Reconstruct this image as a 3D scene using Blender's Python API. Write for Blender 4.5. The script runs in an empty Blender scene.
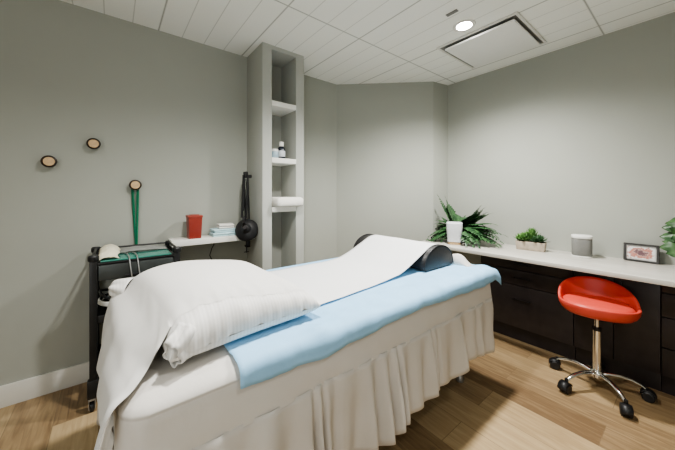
import bpy, bmesh, math, random
from mathutils import Vector, Matrix, noise
PI = math.pi
S = bpy.context.scene
COL = S.collection
rnd = random.Random(7)

# ------------------------------------------------------------------ materials
def new_mat(name):
    m = bpy.data.materials.new(name); m.use_nodes = True
    nt = m.node_tree
    return m, nt, nt.nodes['Principled BSDF']

def mat(name, col, rough=0.5, metal=0.0, var=0.0, scale=20.0, bump=0.0, bscale=60.0, spec=None, sheen=0.0, trans=0.0, ior=None, alpha=None, emit=None, estr=0.0, sss=0.0):
    m, nt, p = new_mat(name)
    c = (*col, 1)
    p.inputs['Base Color'].default_value = c
    p.inputs['Roughness'].default_value = rough
    p.inputs['Metallic'].default_value = metal
    if spec is not None: p.inputs['Specular IOR Level'].default_value = spec
    if sheen: p.inputs['Sheen Weight'].default_value = sheen
    if trans: p.inputs['Transmission Weight'].default_value = trans
    if ior: p.inputs['IOR'].default_value = ior
    if alpha is not None: p.inputs['Alpha'].default_value = alpha
    if emit: p.inputs['Emission Color'].default_value = (*emit, 1); p.inputs['Emission Strength'].default_value = estr
    tc = nt.nodes.new('ShaderNodeTexCoord')
    if var:
        n = nt.nodes.new('ShaderNodeTexNoise'); n.inputs['Scale'].default_value = scale; n.inputs['Detail'].default_value = 4
        nt.links.new(tc.outputs['Object'], n.inputs['Vector'])
        r = nt.nodes.new('ShaderNodeValToRGB')
        r.color_ramp.elements[0].position = .3; r.color_ramp.elements[1].position = .7
        r.color_ramp.elements[0].color = (*[x*(1-var) for x in col], 1)
        r.color_ramp.elements[1].color = (*[min(1, x*(1+var)) for x in col], 1)
        nt.links.new(n.outputs['Fac'], r.inputs['Fac']); nt.links.new(r.outputs['Color'], p.inputs['Base Color'])
    if bump:
        n = nt.nodes.new('ShaderNodeTexNoise'); n.inputs['Scale'].default_value = bscale; n.inputs['Detail'].default_value = 5
        nt.links.new(tc.outputs['Object'], n.inputs['Vector'])
        b = nt.nodes.new('ShaderNodeBump'); b.inputs['Strength'].default_value = bump; b.inputs['Distance'].default_value = .01
        nt.links.new(n.outputs['Fac'], b.inputs['Height']); nt.links.new(b.outputs['Normal'], p.inputs['Normal'])
    return m

def floor_mat():
    m, nt, p = new_mat('oak planks')
    N = nt.nodes.new; L = nt.links.new
    g = N('ShaderNodeNewGeometry'); mp = N('ShaderNodeMapping')
    mp.inputs['Location'].default_value = (0.3, 0.273-.2*4, 0)
    L(g.outputs['Position'], mp.inputs['Vector'])
    br = N('ShaderNodeTexBrick')
    br.offset = .37; br.offset_frequency = 2
    br.inputs['Scale'].default_value = 1
    br.inputs['Brick Width'].default_value = 1.35; br.inputs['Row Height'].default_value = .195
    br.inputs['Mortar Size'].default_value = .0016; br.inputs['Mortar Smooth'].default_value = .2; br.inputs['Bias'].default_value = 0
    br.inputs['Color1'].default_value = (0, 0, 0, 1); br.inputs['Color2'].default_value = (1, 1, 1, 1); br.inputs['Mortar'].default_value = (.5, .5, .5, 1)
    L(mp.outputs['Vector'], br.inputs['Vector'])
    # grain stretched along the planks, shifted per plank
    sc = N('ShaderNodeVectorMath'); sc.operation = 'MULTIPLY'; sc.inputs[1].default_value = (2.2, 22, 1)
    L(g.outputs['Position'], sc.inputs[0])
    sh = N('ShaderNodeVectorMath'); sh.operation = 'MULTIPLY_ADD'; sh.inputs[1].default_value = (9, 5, 7)
    L(br.outputs['Color'], sh.inputs[0]); L(sc.outputs['Vector'], sh.inputs[2])
    n1 = N('ShaderNodeTexNoise'); n1.inputs['Scale'].default_value = 2.2; n1.inputs['Detail'].default_value = 8; n1.inputs['Distortion'].default_value = .8
    L(sh.outputs['Vector'], n1.inputs['Vector'])
    r1 = N('ShaderNodeValToRGB'); e = r1.color_ramp.elements
    e[0].position = .2; e[0].color = FLOOR_D; e[1].position = .8; e[1].color = FLOOR_L
    mid = e.new(.5); mid.color = FLOOR_M
    # mix plank tone with grain
    ma = N('ShaderNodeMath'); ma.operation = 'MULTIPLY_ADD'; ma.inputs[1].default_value = .62; ma.inputs[2].default_value = -.12
    L(n1.outputs['Fac'], ma.inputs[0])
    mb = N('ShaderNodeMath'); mb.operation = 'MULTIPLY_ADD'; mb.inputs[1].default_value = .5
    L(br.outputs['Color'], mb.inputs[0]); L(ma.outputs['Value'], mb.inputs[2])
    L(mb.outputs['Value'], r1.inputs['Fac'])
    mx = N('ShaderNodeMix'); mx.data_type = 'RGBA'; mx.inputs['B'].default_value = (.06, .035, .02, 1)
    mf = N('ShaderNodeMath'); mf.operation = 'MULTIPLY'; mf.inputs[1].default_value = .45
    L(br.outputs['Fac'], mf.inputs[0]); L(mf.outputs['Value'], mx.inputs['Factor'])
    L(r1.outputs['Color'], mx.inputs['A']); L(mx.outputs['Result'], p.inputs['Base Color'])
    p.inputs['Roughness'].default_value = .42
    b = N('ShaderNodeBump'); b.inputs['Strength'].default_value = .15; b.inputs['Distance'].default_value = .004
    L(n1.outputs['Fac'], b.inputs['Height']); L(b.outputs['Normal'], p.inputs['Normal'])
    return m
FLOOR_D = (.185, .118, .062, 1); FLOOR_M = (.36, .255, .140, 1); FLOOR_L = (.50, .375, .220, 1)

def ceiling_mat():
    m, nt, p = new_mat('scored ceiling tiles')
    N = nt.nodes.new; L = nt.links.new
    g = N('ShaderNodeNewGeometry'); sp = N('ShaderNodeSeparateXYZ'); L(g.outputs['Position'], sp.inputs[0])
    def M(op, a, b=None, c=None):
        n = N('ShaderNodeMath'); n.operation = op
        for i, v in enumerate((a, b, c)):
            if v is None: continue
            if isinstance(v, (int, float)): n.inputs[i].default_value = v
            else: L(v, n.inputs[i])
        return n.outputs[0]
    def line(coord, off, period, half):          # 1 on a line, 0 off it
        t = M('PINGPONG', M('SUBTRACT', coord, off), period/2)
        return M('SUBTRACT', 1.0, M('SMOOTH_MIN', M('DIVIDE', t, half), 1.0, .3))
    x, y = sp.outputs['X'], sp.outputs['Y']
    score = line(y, .909, .15875, .0045)
    main_y = line(y, .909, .635, .008)
    main_x = line(x, -1.67, 1.226, .008)
    mm = M('MAXIMUM', main_y, main_x)
    dark = M('MAXIMUM', M('MULTIPLY', score, .5), M('MULTIPLY', mm, .8))
    n = N('ShaderNodeTexNoise'); n.inputs['Scale'].default_value = 220; n.inputs['Detail'].default_value = 3
    L(g.outputs['Position'], n.inputs['Vector'])
    base = N('ShaderNodeMix'); base.data_type = 'RGBA'
    base.inputs['A'].default_value = (.82, .825, .785, 1); base.inputs['B'].default_value = (.90, .905, .865, 1)
    L(n.outputs['Fac'], base.inputs['Factor'])
    mx = N('ShaderNodeMix'); mx.data_type = 'RGBA'; mx.inputs['B'].default_value = (.22, .22, .20, 1)
    L(M('MAXIMUM', dark, 0.0), mx.inputs['Factor']); L(base.outputs['Result'], mx.inputs['A'])
    L(mx.outputs['Result'], p.inputs['Base Color'])
    p.inputs['Roughness'].default_value = .9; p.inputs['Specular IOR Level'].default_value = .1
    b = N('ShaderNodeBump'); b.inputs['Strength'].default_value = .25; b.inputs['Distance'].default_value = .003
    L(n.outputs['Fac'], b.inputs['Height']); L(b.outputs['Normal'], p.inputs['Normal'])
    return m

def counter_mat():
    m, nt, p = new_mat('pale laminate')
    N = nt.nodes.new; L = nt.links.new
    g = N('ShaderNodeNewGeometry'); mp = N('ShaderNodeVectorMath'); mp.operation = 'MULTIPLY'; mp.inputs[1].default_value = (1.5, 14, 14)
    L(g.outputs['Position'], mp.inputs[0])
    n = N('ShaderNodeTexNoise'); n.inputs['Scale'].default_value = 2; n.inputs['Detail'].default_value = 6
    L(mp.outputs['Vector'], n.inputs['Vector'])
    r = N('ShaderNodeValToRGB'); e = r.color_ramp.elements
    e[0].position = .3; e[0].color = (.50, .48, .43, 1); e[1].position = .7; e[1].color = (.62, .60, .55, 1)
    L(n.outputs['Fac'], r.inputs['Fac']); L(r.outputs['Color'], p.inputs['Base Color'])
    p.inputs['Roughness'].default_value = .32
    return m

def stripe_cloth():
    m, nt, p = new_mat('sateen stripe')
    N = nt.nodes.new; L = nt.links.new
    tc = N('ShaderNodeTexCoord'); w = N('ShaderNodeTexWave'); w.bands_direction = 'Y'; w.inputs['Scale'].default_value = 26
    L(tc.outputs['Object'], w.inputs['Vector'])
    r = N('ShaderNodeValToRGB'); e = r.color_ramp.elements
    e[0].position = .45; e[0].color = (.69, .68, .655, 1); e[1].position = .55; e[1].color = (.75, .74, .715, 1)
    L(w.outputs['Fac'], r.inputs['Fac']); L(r.outputs['Color'], p.inputs['Base Color'])
    p.inputs['Roughness'].default_value = .6
    return m

def print_mat():
    m, nt, p = new_mat('reddish abstract print')
    N = nt.nodes.new; L = nt.links.new
    tc = N('ShaderNodeTexCoord')
    n = N('ShaderNodeTexNoise'); n.inputs['Scale'].default_value = 4.2; n.inputs['Detail'].default_value = 6; n.inputs['Roughness'].default_value = .72
    L(tc.outputs['Generated'], n.inputs['Vector'])
    # keep the blotches in the middle of the sheet
    gr = N('ShaderNodeTexGradient'); gr.gradient_type = 'SPHERICAL'
    mp = N('ShaderNodeMapping'); mp.inputs['Location'].default_value = (-1.0, 0, -1.05); mp.inputs['Scale'].default_value = (2.0, 0, 2.2)
    L(tc.outputs['Generated'], mp.inputs['Vector']); L(mp.outputs['Vector'], gr.inputs['Vector'])
    ad = N('ShaderNodeMath'); ad.operation = 'MULTIPLY_ADD'; ad.inputs[1].default_value = .55
    L(gr.outputs['Fac'], ad.inputs[0]); L(n.outputs['Fac'], ad.inputs[2])
    r = N('ShaderNodeValToRGB'); r.color_ramp.interpolation = 'LINEAR'; e = r.color_ramp.elements
    e[0].position = .55; e[0].color = (.72, .71, .69, 1); e[1].position = .60; e[1].color = (.50, .24, .20, 1)
    x = e.new(.70); x.color = (.46, .17, .13, 1); x = e.new(.76); x.color = (.62, .45, .40, 1); x = e.new(.82); x.color = (.16, .09, .10, 1)
    L(ad.outputs[0], r.inputs['Fac']); L(r.outputs['Color'], p.inputs['Base Color'])
    p.inputs['Roughness'].default_value = .35
    return m

def leaf_mat(name, a, b):
    m, nt, p = new_mat(name)
    N = nt.nodes.new; L = nt.links.new
    tc = N('ShaderNodeTexCoord'); n = N('ShaderNodeTexNoise'); n.inputs['Scale'].default_value = 22; n.inputs['Detail'].default_value = 3
    L(tc.outputs['Object'], n.inputs['Vector'])
    r = N('ShaderNodeValToRGB'); e = r.color_ramp.elements
    e[0].position = .3; e[0].color = (*a, 1); e[1].position = .7; e[1].color = (*b, 1)
    L(n.outputs['Fac'], r.inputs['Fac']); L(r.outputs['Color'], p.inputs['Base Color'])
    p.inputs['Roughness'].default_value = .45
    return m

WALL = mat('grey wall paint', (.385, .396, .355), .85, var=.015, scale=3, bump=.04, bscale=180, spec=.15)
COLPAINT = mat('grey joinery paint', (.43, .44, .405), .6, var=.015, scale=3, spec=.25)
SHELFW = mat('white shelf paint', (.78, .77, .72), .5, var=.01)
TRIMW = mat('white trim paint', (.66, .65, .60), .5, var=.01)
FLOOR = floor_mat(); CEIL = ceiling_mat(); COUNTER = counter_mat()
CAB = mat('espresso laminate', (.026, .0205, .021), .38, var=.25, scale=14)
CABH = mat('dark bronze handle', (.035, .032, .032), .35, .6)
BLACK = mat('black powder coat', (.012, .012, .012), .4, var=.2)
BLKPL = mat('black plastic', (.014, .014, .015), .45, var=.2)
LEATHER = mat('black vinyl', (.022, .021, .022), .42, var=.2, scale=40, bump=.15, bscale=120)
CHROME = mat('chrome', (.78, .77, .75), .12, 1.0)
STEEL = mat('grey steel', (.45, .45, .44), .35, .8)
RED = mat('red vinyl', (.66, .085, .060), .38, var=.06, scale=8)
REDD = mat('red vinyl seam', (.40, .02, .014), .5, var=.06)
REDP = mat('red plastic', (.25, .030, .018), .4, var=.08, scale=12)
REDL = mat('pale red plastic lid', (.30, .05, .032), .4, var=.05)
SHEET = mat('white cotton sheet', (.64, .615, .575), .85, var=.02, scale=6, bump=.10, bscale=35, spec=.1)
SKIRT_SHADED = mat('shaded white cotton skirt', (.60, .57, .525), .85, var=.02, scale=6, bump=.10, bscale=35, spec=.1)  # same white cotton as the sheet, side shade put into a darker warm colour
COVER = mat('smooth white cotton', (.70, .69, .665), .8, var=.01, bump=.05, bscale=30, spec=.1)
STRIPE = stripe_cloth()
PAPER = mat('white exam paper', (.74, .745, .745), .6, var=.01, bump=.04, bscale=14)
BLUE = mat('blue disposable fabric', (.33, .59, .83), .7, var=.05, scale=9, bump=.12, bscale=40)
TOWEL = mat('white terry', (.78, .76, .71), .95, var=.03, scale=60, bump=.5, bscale=260)
CREAM = mat('cream terry', (.70, .66, .52), .95, var=.05, scale=40, bump=.4, bscale=200)
PALEBLUE = mat('pale blue pad', (.48, .66, .70), .85, var=.06, scale=30)
GREEN = mat('green rubber strap', (.006, .17, .085), .5, var=.1)
TEAL = mat('teal glass mat', (.05, .21, .165), .15, var=.25, scale=9)
GREYPAD = mat('grey padded fabric', (.22, .225, .21), .7, var=.12, scale=25)
GREYPANEL = mat('dark grey drawer', (.042, .048, .046), .4, var=.2, scale=10)
WOODL = mat('pale wood inset', (.60, .42, .24), .55, var=.15, scale=45)
WOODD = mat('dark walnut', (.035, .022, .014), .4, var=.3, scale=30)
CRATE = mat('whitewashed wood', (.40, .34, .27), .7, var=.2, scale=28)
SOIL = mat('dark soil', (.035, .025, .018), .95, var=.4, scale=80, bump=.8, bscale=120)
FERN = leaf_mat('fern green', (.016, .050, .022), (.07, .165, .06))
SUCC = leaf_mat('succulent green', (.03, .10, .025), (.15, .30, .08))
BROAD = leaf_mat('broad leaf green', (.014, .052, .018), (.07, .155, .045))
SPKG = mat('grey speaker mesh', (.19, .19, .178), .8, var=.12, scale=200)
SPKW = mat('matt white plastic', (.74, .74, .70), .45, var=.01)
CERAM = mat('white ribbed ceramic', (.64, .66, .68), .5, var=.05, scale=60)
TAN = mat('tan wood base', (.60, .42, .24), .5, var=.1, scale=25)
FRAMEB = mat('charcoal frame', (.045, .043, .042), .45, var=.2)
MATW = mat('white picture mount', (.72, .71, .69), .6, var=.01)
PRINT = print_mat()
BROWN = mat('dark amber bottle', (.012, .016, .028), .15, var=.1)
LABEL = mat('pale paper label', (.60, .63, .66), .6, var=.05)
BLUEG = mat('pale blue jar', (.32, .42, .48), .2, var=.1)
ACW = mat('white metal panel', (.80, .80, .78), .45, var=.01)
ACF = mat('white metal frame', (.70, .69, .65), .5, var=.01)
ACD = mat('dark grille slot', (.20, .20, .19), .7, var=.1)
EMIT = mat('lit lens', (1, 1, 1), .5, emit=(1, .97, .92), estr=60)

# ------------------------------------------------------------------ mesh helpers
def bx(bm, x0, x1, y0, y1, z0, z1, bev=0.0, seg=2, M=None):
    r = bmesh.ops.create_cube(bm, size=1)
    vs = r['verts']
    for v in vs:
        v.co = Vector(((x0+x1)/2+v.co.x*(x1-x0), (y0+y1)/2+v.co.y*(y1-y0), (z0+z1)/2+v.co.z*(z1-z0)))
    if bev:
        es = list({e for v in vs for e in v.link_edges})
        rb = bmesh.ops.bevel(bm, geom=es, offset=bev, segments=seg, profile=.6, affect='EDGES')
        vs = list(set(rb['verts']) | {v for f in rb['faces'] for v in f.verts})
    if M is not None:
        for v in vs: v.co = M @ v.co
    return vs

def ring_frame(d):
    d = Vector(d).normalized()
    a = Vector((0, 0, 1)) if abs(d.z) < .9 else Vector((1, 0, 0))
    u = d.cross(a).normalized(); return u, d.cross(u).normalized()

def tube(bm, pts, r, seg=10, caps=True, flat=1.0):
    pts = [Vector(p) for p in pts]; n = len(pts)
    rs = r if isinstance(r, (list, tuple)) else [r]*n
    rings = []; u = None
    for i, p in enumerate(pts):
        d = (pts[min(i+1, n-1)]-pts[max(i-1, 0)]).normalized()
        if u is None: u, w = ring_frame(d)
        else:
            u = (u-d*u.dot(d)).normalized(); w = d.cross(u)
        rings.append([bm.verts.new(p+(u*math.cos(2*PI*k/seg)+w*math.sin(2*PI*k/seg)*flat)*rs[i]) for k in range(seg)])
    for a, b in zip(rings, rings[1:]):
        for k in range(seg): bm.faces.new((a[k], a[(k+1) % seg], b[(k+1) % seg], b[k]))
    if caps:
        bm.faces.new(rings[0][::-1]); bm.faces.new(rings[-1])

def lathe(bm, prof, M=None, seg=32, sx=1, sy=1, power=2.0):
    # prof: list of (radius, z); closed on the axis at both ends; power>2 gives a rounded square section
    M = M or Matrix.Identity(4); rings = []
    for r, z in prof:
        if r < 1e-6: rings.append([bm.verts.new(M @ Vector((0, 0, z)))]); continue
        ring = []
        for k in range(seg):
            t = 2*PI*k/seg; c, s = math.cos(t), math.sin(t)
            q = (abs(c)**power+abs(s)**power)**(-1/power)
            ring.append(bm.verts.new(M @ Vector((r*c*q*sx, r*s*q*sy, z))))
        rings.append(ring)
    for a, b in zip(rings, rings[1:]):
        for k in range(seg):
            k2 = (k+1) % seg
            if len(a) == 1 and len(b) == 1: continue
            if len(a) == 1: bm.faces.new((a[0], b[k2], b[k]))
            elif len(b) == 1: bm.faces.new((a[k], a[k2], b[0]))
            else: bm.faces.new((a[k], a[k2], b[k2], b[k]))

def T(x, y, z): return Matrix.Translation((x, y, z))
def R(a, ax): return Matrix.Rotation(a, 4, ax)
def aim(p, d):                     # local +Z goes along d from p
    return T(*p) @ Vector(d).normalized().to_track_quat('Z', 'Y').to_matrix().to_4x4()

def grid(bm, nu, nv, f):
    V = [[bm.verts.new(Vector(f(i/nu, j/nv))) for j in range(nv+1)] for i in range(nu+1)]
    for i in range(nu):
        for j in range(nv):
            bm.faces.new((V[i][j], V[i+1][j], V[i+1][j+1], V[i][j+1]))
    return V

def tag(o, label=None, cat=None, group=None, kind=None):
    if label: o['label'] = label
    if cat: o['category'] = cat
    if group: o['group'] = group
    if kind: o['kind'] = kind
    return o

def wloc(o):
    v = Vector((0, 0, 0))
    while o: v += o.location; o = o.parent
    return v

def obj(name, bm, m, parent=None, smooth=True, angle=35, solid=0, base=None):
    """links ONE mesh; vertices are given in world space and re-based on the parent or on `base`"""
    org = wloc(parent) if parent else Vector(base or (0, 0, 0))
    bmesh.ops.recalc_face_normals(bm, faces=bm.faces[:])
    for v in bm.verts: v.co -= org
    me = bpy.data.meshes.new(name); bm.to_mesh(me); bm.free()
    if smooth:
        me.shade_smooth(); me.set_sharp_from_angle(angle=math.radians(angle))
    me.materials.append(m)
    o = bpy.data.objects.new(name, me); COL.objects.link(o)
    if parent: o.parent = parent
    else: o.location = org
    if solid:
        s = o.modifiers.new('thickness', 'SOLIDIFY'); s.thickness = solid; s.offset = 1
    return o

def thing(name, label, cat, loc, group=None):
    o = bpy.data.objects.new(name, None); COL.objects.link(o)
    o.location = loc; o.empty_display_size = .05
    return tag(o, label, cat, group)

def nz(x, y, z, s=1.0): return noise.noise(Vector((x*s, y*s, z*s)))
def smooth01(t): t = max(0., min(1., t)); return t*t*(3-2*t)
def boxobj(name, args, m, parent=None, bev=0.003, **k):
    bm = bmesh.new(); bx(bm, *args, bev=bev); return obj(name, bm, m, parent, **k)

# ------------------------------------------------------------------ the setting
XL, YR, ZC = -2.529, 3.0, 2.49
XE, YF = 1.35, -1.7
A = (XL, 1.99); B = (-1.80, 2.775); Cc = (-1.757, YR)
def struct(name, bm, m, **k): return tag(obj(name, bm, m, **k), kind='structure')
def sbox(name, args, m, bev=0):
    bm = bmesh.new(); bx(bm, *args, bev=bev); return struct(name, bm, m, smooth=bool(bev))
def prism(bm, pts, z0, z1):
    lo = [bm.verts.new((x, y, z0)) for x, y in pts]; hi = [bm.verts.new((x, y, z1)) for x, y in pts]
    bm.faces.new(lo[::-1]); bm.faces.new(hi); n = len(pts)
    for i in range(n): bm.faces.new((lo[i], lo[(i+1) % n], hi[(i+1) % n], hi[i]))
sbox('floor', (XL-.1, XE+.1, YF-.1, YR+.1, -.1, 0), FLOOR)
sbox('ceiling', (XL-.1, XE+.1, YF-.1, YR+.1, ZC, ZC+.1), CEIL)
sbox('wall_left', (XL-.1, XL, YF, YR, 0, ZC), WALL)
sbox('wall_right', (Cc[0], XE+.1, YR, YR+.1, 0, ZC), WALL)
sbox('wall_front', (XL-.1, XE+.1, YF-.1, YF, 0, ZC), WALL)
sbox('wall_side', (XE, XE+.1, YF, YR, 0, ZC), WALL)
bm = bmesh.new(); prism(bm, [A, B, Cc, (Cc[0], YR+.1), (XL, YR+.1)], 0, ZC); struct('wall_corner', bm, WALL, smooth=False)
sbox('baseboard_left', (XL, XL+.014, YF, .957, 0, .127), TRIMW, .003)
sbox('baseboard_far', (XL, XL+.014, 1.352, A[1], 0, .127), TRIMW, .003)
sbox('baseboard_right', (Cc[0], XE, YR-.014, YR, 0, .127), TRIMW, .003)
d = Vector((B[0]-A[0], B[1]-A[1])).normalized(); nn = Vector((d.y, -d.x))*.014
bm = bmesh.new(); prism(bm, [A, B, (B[0]+nn.x, B[1]+nn.y), (A[0]+nn.x, A[1]+nn.y)], 0, .127); struct('baseboard_corner', bm, TRIMW, smooth=False)

# ------------------------------------------------------------------ built-in shelf column
cy0, cy1, oy0, oy1, cx = .957, 1.351, 1.040, 1.269, -2.19
col = thing('shelf_column', 'tall narrow grey built-in column with open white shelves against left wall', 'shelving', (XL+.17, 1.154, 0))
boxobj('side_panel', (XL, cx, cy0, oy0, 0, ZC), COLPAINT, col)
boxobj('side_panel', (XL, cx, oy1, cy1, 0, ZC), COLPAINT, col)
boxobj('back_panel', (XL, XL+.06, oy0, oy1, 0, ZC), COLPAINT, col, bev=0)
boxobj('top_rail', (XL+.06, cx-.002, oy0, oy1, 2.455, ZC), COLPAINT, col, bev=0)
boxobj('bottom_rail', (XL+.06, cx-.002, oy0, oy1, 0, .13), COLPAINT, col, bev=0)
for z in (2.03, 1.555, 1.140):
    boxobj('shelf', (XL+.06, cx+.004, oy0, oy1, z-.042, z), SHELFW, col, bev=.002)

def bottle(x, y, z, name, label):
    t = thing(name, label, 'bottle', (x, y, z))
    bm = bmesh.new(); lathe(bm, [(0, z), (.030, z), (.033, z+.004), (.033, z+.085), (.026, z+.103), (.014, z+.112), (.014, z+.12), (0, z+.12)], T(x, y, 0))
    obj('body', bm, BROWN, t)
    bm = bmesh.new(); lathe(bm, [(.0335, z+.02), (.0342, z+.021), (.0342, z+.072), (.0335, z+.073)], T(x, y, 0)); obj('paper_label', bm, LABEL, t)
    bm = bmesh.new(); lathe(bm, [(0, z+.112), (.021, z+.112), (.021, z+.15), (.018, z+.153), (0, z+.153)], T(x, y, 0), seg=20); obj('cap', bm, SPKW, t)
bottle(-2.265, 1.165, 1.555, 'amber_bottle', 'dark bottle with white cap and pale label on middle column shelf')
t = thing('small_jar', 'small pale blue jar left of the dark bottle on the column shelf', 'jar', (-2.235, 1.088, 1.555))
bm = bmesh.new(); lathe(bm, [(0, 1.555), (.028, 1.555), (.031, 1.559), (.031, 1.605), (.027, 1.613), (0, 1.613)], T(-2.235, 1.088, 0)); obj('body', bm, BLUEG, t)
bm = bmesh.new(); lathe(bm, [(0, 1.613), (.030, 1.613), (.030, 1.630), (.027, 1.633), (0, 1.633)], T(-2.235, 1.088, 0)); obj('lid', bm, SPKW, t)

def folded(name, label, cat, x0, x1, y0, y1, z0, h, layers, m, group=None, jit=.006, seed=0, rot=0):
    """a cloth folded into a small pad: rounded fold on the +x side"""
    bm = bmesh.new(); lh = h/layers; r = random.Random(seed)
    cxx, cyy = (x0+x1)/2, (y0+y1)/2
    for k in range(layers):
        jx, jy = r.uniform(-jit, jit), r.uniform(-jit, jit)
        vs = bx(bm, x0+jx, x1+jx, y0+jy, y1+jy, z0+k*lh, z0+(k+1)*lh-.0004, bev=lh*.46, seg=4)
    bmesh.ops.subdivide_edges(bm, edges=[e for e in bm.edges if e.calc_length() > .05], cuts=7, use_grid_fill=True)
    for v in bm.verts:
        dz = nz(v.co.x, v.co.y, seed, 14)*.003*(v.co.z-z0)/h
        v.co.z += dz; v.co.x += nz(v.co.y, v.co.z, seed+3, 22)*.004; v.co.y += nz(v.co.x, v.co.z, seed+5, 22)*.004
        if rot:
            q = Matrix.Rotation(rot, 2) @ Vector((v.co.x-cxx, v.co.y-cyy)); v.co.x, v.co.y = q.x+cxx, q.y+cyy
        v.co.z = max(v.co.z, z0)
    return tag(obj(name, bm, m, angle=60, base=(cxx, cyy, z0)), label, cat, group)
tw_ = folded('folded_towel', 'folded white towel on the lowest column shelf, sticking out over its edge', 'towel', -2.40, -2.115, 1.046, 1.262, 1.140, .084, 1, TOWEL, seed=2)
for v in tw_.data.vertices:                            # the free end spreads in front of the column face
    q = smooth01((v.co.x+tw_.location.x+2.182)/.02); yy = v.co.y+.108
    v.co.y += q*yy/.216*.042
# ------------------------------------------------------------------ wall shelf and what stands on it
wsx, wsy0, wsy1, wsz = -2.35, .336, .955, .908
bm = bmesh.new(); bx(bm, XL, wsx, wsy0, wsy1, wsz-.044, wsz, bev=.003)
tag(obj('wall_shelf', bm, SHELFW, base=(XL, .64, wsz-.044)), 'short white floating shelf on left wall beside the column', 'shelf')

t = thing('sharps_container', 'red tapered sharps bin standing on the white wall shelf', 'container', (-2.42, .498, wsz))
bm = bmesh.new(); vs = bx(bm, -2.47, -2.37, .449, .547, wsz, wsz+.163, bev=.007)
for v in bm.verts:
    k = .86+.14*(v.co.z-wsz)/.163; v.co.x = -2.42+(v.co.x+2.42)*k; v.co.y = .498+(v.co.y-.498)*k
obj('bin', bm, REDP, t)
bm = bmesh.new(); bx(bm, -2.473, -2.367, .446, .550, wsz+.160, wsz+.178, bev=.005); bx(bm, -2.45, -2.39, .468, .528, wsz+.176, wsz+.183, bev=.002)
obj('lid', bm, REDL, t)

gname = 'folded pads on the wall shelf'
folded('folded_pad', 'pale blue folded pad at the bottom of the wall shelf stack', 'pad', -2.50, -2.37, .625, .815, wsz, .030, 2, PALEBLUE, gname, seed=11)
folded('folded_pad', 'pale blue folded pad in the middle of the wall shelf stack', 'pad', -2.495, -2.375, .632, .812, wsz+.031, .028, 2, PALEBLUE, gname, seed=12, rot=.05)
folded('folded_pad', 'white folded pad on top of the wall shelf stack', 'pad', -2.49, -2.38, .672, .795, wsz+.060, .036, 2, TOWEL, gname, seed=13, rot=-.06)
folded('folded_wipe', 'small white folded wipe at the right end of the wall shelf behind the black lamp', 'cloth', -2.44, -2.36, .905, .945, wsz, .035, 2, TOWEL, seed=14)

# black swing-arm lamp clamped on the shelf
lamp = thing('clamp_lamp', 'black swing-arm lamp clamped to the wall shelf with its round head hanging down', 'lamp', (-2.375, .895, wsz))
bm = bmesh.new()
bx(bm, -2.40, -2.335, .878, .912, wsz, wsz+.012, bev=.002)
bx(bm, -2.347, -2.335, .878, .912, wsz-.105, wsz+.012, bev=.002)
bx(bm, -2.385, -2.335, .880, .910, wsz-.105, wsz-.092, bev=.002)
tube(bm, [(-2.372, .895, wsz-.155), (-2.372, .895, wsz-.047)], .005)
tube(bm, [(-2.372, .895, wsz-.049), (-2.372, .895, wsz-.0445)], .014)
tube(bm, [(-2.372, .875, wsz-.150), (-2.372, .915, wsz-.150)], .004)
obj('clamp', bm, BLKPL, lamp)
bm = bmesh.new()
tube(bm, [(-2.375, .905, wsz+.01), (-2.375, .905, wsz+.06)], .011)
for o_ in (-.011, .011):
    tube(bm, [(-2.375+o_, .905+o_, wsz+.05), (-2.385+o_, .893+o_, 1.402)], .0075)
tube(bm, [(-2.387, .907, wsz+.06), (-2.396, .905, 1.25), (-2.39, .895, 1.38)], .003)
obj('lower_arm', bm, BLKPL, lamp)
bm = bmesh.new()
bx(bm, -2.40, -2.345, .872, .898, 1.385, 1.440, bev=.009)
tube(bm, [(-2.37, .885, 1.405), (-2.37, .925, 1.400)], .010); tube(bm, [(-2.37, .92, 1.400), (-2.37, .932, 1.400)], .016)
obj('elbow_joint', bm, BLKPL, lamp)
bm = bmesh.new()
for o_ in (-.016, .016):
    tube(bm, [(-2.355+o_, .880+o_*.8, 1.41), (-2.345+o_, .862+o_*.8, 1.05)], .0085)
tube(bm, [(-2.348, .866, 1.37), (-2.338, .852, 1.11)], .0085)
tube(bm, [(-2.345, .862, 1.06), (-2.33, .855, 1.01)], .013)
obj('upper_arm', bm, BLKPL, lamp)
bm = bmesh.new()
hp = Vector((-2.315, .872, .955)); hd = Vector((.80, -.45, .35))
lathe(bm, [(0, .062), (.022, .060), (.030, .050), (.040, .030), (.070, .020), (.090, .004), (.094, -.012), (.094, -.020), (.086, -.022), (.080, -.012), (0, -.010)], aim(hp, hd), seg=40)
hh = obj('lamp_head', bm, BLKPL, lamp)
bm = bmesh.new(); tube(bm, [(-2.33, .855, 1.02), hp+hd.normalized()*.075+Vector((0, -.01, .03)), hp+hd.normalized()*.05], .011); tube(bm, [hp+hd.normalized()*.058, hp+hd.normalized()*.082], [.02, .016]); obj('head_knuckle', bm, CABH, lamp)

bm = bmesh.new()
tube(bm, [(-2.46, .655, wsz-.042), (-2.485, .66, wsz-.08), (-2.51, .652, .80), (-2.512, .635, .74), (-2.512, .66, .68), (-2.512, .72, .58), (-2.512, .78, .42), (-2.512, .80, .30)], .0035, seg=6)
tag(obj('power_cord', bm, BLKPL, base=(-2.51, .66, .8)), 'thin dark cord hanging down the wall below the white shelf', 'cord')

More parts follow.
